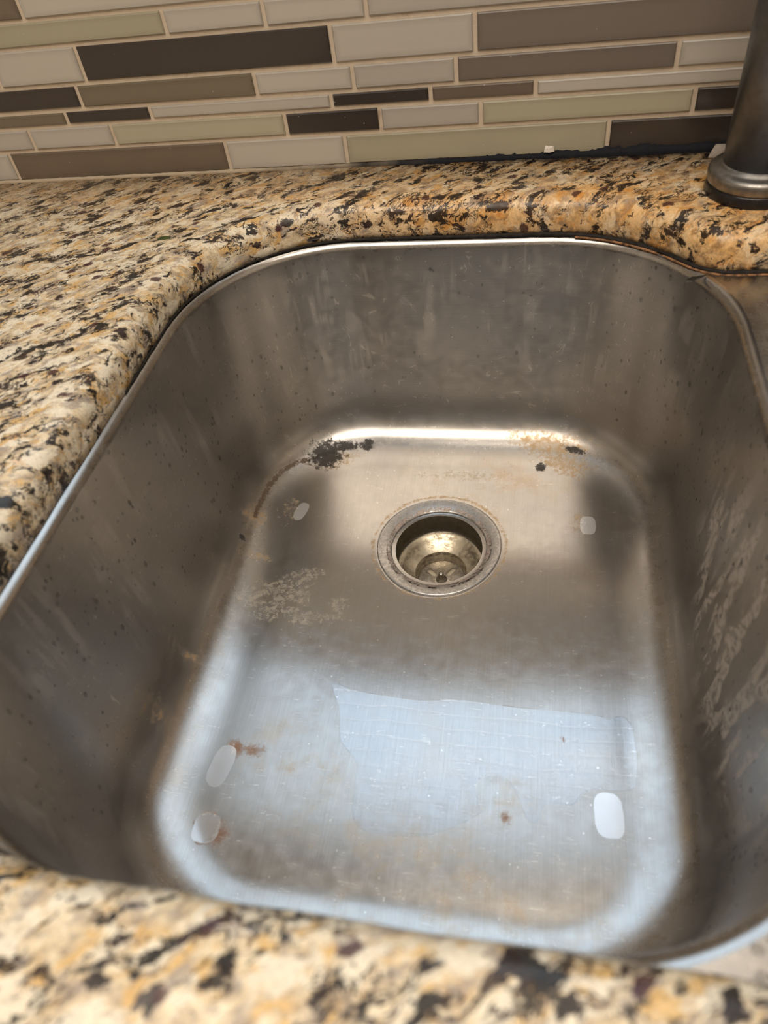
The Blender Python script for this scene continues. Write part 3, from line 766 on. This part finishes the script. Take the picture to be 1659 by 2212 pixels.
# ------------------------------------------------------------------ water and small litter
def film_mesh(P, zb, h):
    # rounded outline, a thin domed sheet lying on the steel
    Q = []
    n = len(P)
    for i in range(n):
        for s in range(5):
            t = s / 5; p0, p1, p2, p3 = P[i - 1], P[i], P[(i + 1) % n], P[(i + 2) % n]
            f = lambda a, b, c, d: 0.5 * ((2 * b) + (-a + c) * t + (2 * a - 5 * b + 4 * c - d) * t * t + (-a + 3 * b - 3 * c + d) * t ** 3)
            Q.append((f(p0[0], p1[0], p2[0], p3[0]), f(p0[1], p1[1], p2[1], p3[1])))
    bm = bmesh.new(); m = len(Q)
    area = sum(Q[i - 1][0] * Q[i][1] - Q[i][0] * Q[i - 1][1] for i in range(m)); sg = 1 if area > 0 else -1
    rings = []
    for d, z in ((0.0, zb), (0.0, zb + h * 0.4), (0.0006, zb + h)):
        r = []
        for i in range(m):
            a, b = Q[i - 1], Q[(i + 1) % m]; tx, ty = b[0] - a[0], b[1] - a[1]; l = math.hypot(tx, ty) or 1
            r.append(bm.verts.new((Q[i][0] - sg * ty / l * d, Q[i][1] + sg * tx / l * d, z)))
        rings.append(r)
    for a, b in zip(rings, rings[1:]):
        for i in range(m): bm.faces.new((a[i - 1], a[i], b[i], b[i - 1]))
    es = [bm.edges.get((rings[-1][i - 1], rings[-1][i])) or bm.edges.new((rings[-1][i - 1], rings[-1][i])) for i in range(m)]
    bmesh.ops.triangle_fill(bm, use_beauty=True, edges=es, normal=(0, 0, 1))
    return bm
wf = bm_obj('water_film', film_mesh(FILM, ZF - 0.0004, 0.0009), M['water'], smooth=False)
tag(wf, 'thin clear film of water drying on the front of the main bowl floor', 'water')

# droplets on the bowl walls
bm = bmesh.new()
outl = round_rect(**LEFT, d=0.0, na=56, ns=70)
def wall_point(i, zz):
    t = (-0.0385 - zz) / (0.1635); d = 0.002 + 0.011 * t
    L = round_rect(**LEFT, d=d, na=56, ns=70); return L[i], L[i - 1], L[(i + 1) % len(L)]
ico = bmesh.new(); bmesh.ops.create_icosphere(ico, subdivisions=2, radius=1.0); IV = [v.co.copy() for v in ico.verts]; IF = [[v.index for v in f.verts] for f in ico.faces]; ico.free()
rings_at = {}
for k in range(14):
    zz = -0.045 - 0.150 * k / 13; t = (-0.0385 - zz) / 0.1635
    rings_at[k] = (zz, round_rect(**LEFT, d=0.002 + 0.011 * t, na=56, ns=70))
nn = len(outl)
count = 0
for _ in range(12000):
    if count >= 900: break
    k = rng.randrange(14); i = rng.randrange(nn); zz, L = rings_at[k]; x, y = L[i]
    if y < -0.56: continue
    dens = 0.9 if x < -0.2 else (0.85 if x > 0.06 else 0.12)
    if rng.random() > dens * (0.35 + 0.65 * max(0, mnoise.noise((x * 18, y * 18, zz * 18)) + 0.5)): continue
    a, b = L[i - 1], L[(i + 1) % nn]; t = Vector((b[0] - a[0], b[1] - a[1], 0)).normalized(); nrm = Vector((-t.y, t.x, 0))
    up = Vector((0, 0, 1)); s = rng.choice([0.0006, 0.0007, 0.0008, 0.001, 0.0012, 0.0016]) * rng.uniform(0.8, 1.1)
    c = Vector((x, y, zz + rng.uniform(-0.005, 0.005))); st = rng.uniform(1.0, 2.0)
    vs = [bm.verts.new(c + t * (v.x * s) + up * (v.y * s * st) + nrm * (v.z * s * 0.5)) for v in IV]
    for f in IF: bm.faces.new([vs[q] for q in f])
    count += 1
for _ in range(70):
    c = Vector((rng.uniform(0.078, 0.150), rng.uniform(-0.612, -0.585), -0.0305)); s = rng.uniform(0.0008, 0.0022)
    if (c.x - 0.019) ** 2 + (c.y + 0.489) ** 2 < 0.128 ** 2: continue
    vs = [bm.verts.new(c + Vector((v.x * s * 1.2, v.y * s, v.z * s * 0.5))) for v in IV]
    for f in IF: bm.faces.new([vs[q] for q in f])
dp = bm_obj('water_droplets', bm, M['drop']); tag(dp, 'small water droplets clinging to the walls of the main bowl', 'water', None, 'stuff')

def flake(name, pts, h, m, loc, label, cat, rotx=0.0):
    bm = bmesh.new(); n = len(pts)
    b = [bm.verts.new((x, y, 0)) for x, y in pts]
    tp = [bm.verts.new((x * 0.86, y * 0.86, h * (0.7 + 0.5 * ((i * 7) % 3) / 2))) for i, (x, y) in enumerate(pts)]
    c = bm.verts.new((0, 0, h * 1.25))
    bm.faces.new(b[::-1])
    for i in range(n):
        bm.faces.new((b[i - 1], b[i], tp[i], tp[i - 1])); bm.faces.new((tp[i - 1], tp[i], c))
    o = bm_obj(name, bm, m, smooth=False, loc=loc); o.rotation_euler = (rotx, 0, 0); return tag(o, label, cat)
M['crumb'] = mat_simple('white_crumb', (0.78, 0.72, 0.66), 0.6, nscale=300, amt=0.2)
M['leaf'] = mat_simple('green_leaf', (0.055, 0.080, 0.02), 0.5, nscale=300, amt=0.4)
M['husk'] = mat_simple('pale_husk', (0.42, 0.32, 0.25), 0.5, nscale=400, amt=0.5)
M['char'] = mat_simple('black_scrap', (0.012, 0.014, 0.012), 0.5, nscale=300, amt=0.4)
M['flake'] = mat_simple('grey_caulk', (0.46, 0.40, 0.35), 0.6, nscale=200, amt=0.2)
flake('crumb', [(-.004, -.002), (.001, -.003), (.005, -.001), (.003, .002), (0, .003), (-.003, .002)], 0.0035, M['crumb'], (0.0065, -0.0025, 0.0058), 'white crumb on the black caulk at the foot of the backsplash', 'crumb')
flake('leaf_scrap', [(-.006, -.002), (0, -.003), (.006, -.001), (.005, .002), (-.001, .0028)], 0.0012, M['leaf'], (-0.3089, -0.1271, 0.0001), 'tiny green leaf scrap on the granite left of the sink', 'leaf')
flake('seed_husk', [(-.006, .001), (-.002, -.003), (.004, -.004), (.006, -.001), (.001, .003)], 0.0018, M['husk'], (-0.4277, -0.0537, 0.0001), 'striped pale seed husk on the granite far left near the tiles', 'husk')
flake('food_scrap', [(-.002, -.006), (.001, -.005), (.003, -.001), (.002, .003), (.004, .007), (0.0, .004), (-.002, .001)], 0.0010, M['char'], (-0.2837, -0.0301, 0.0001), 'small black scrap on the granite near the left backsplash', 'scrap')
flake('food_scrap', [(-.0075, -.0035), (-.003, -.0045), (.001, -.001), (.0085, .0050), (.002, .0030), (-.003, .0015), (-.006, .000)], 0.0010, M['char'], (0.1165, -0.1545, -0.0303), 'black food scrap on the steel rim in the back right corner', 'scrap')
flake('caulk_flake', [(-.012, -.006), (-.002, -.008), (.010, -.004), (.012, .004), (.002, .007), (-.007, .003)], 0.0060, M['flake'], (0.1480, -0.0110, 0.0001), 'pale grey caulk flake on the granite behind the faucet base', 'caulk')
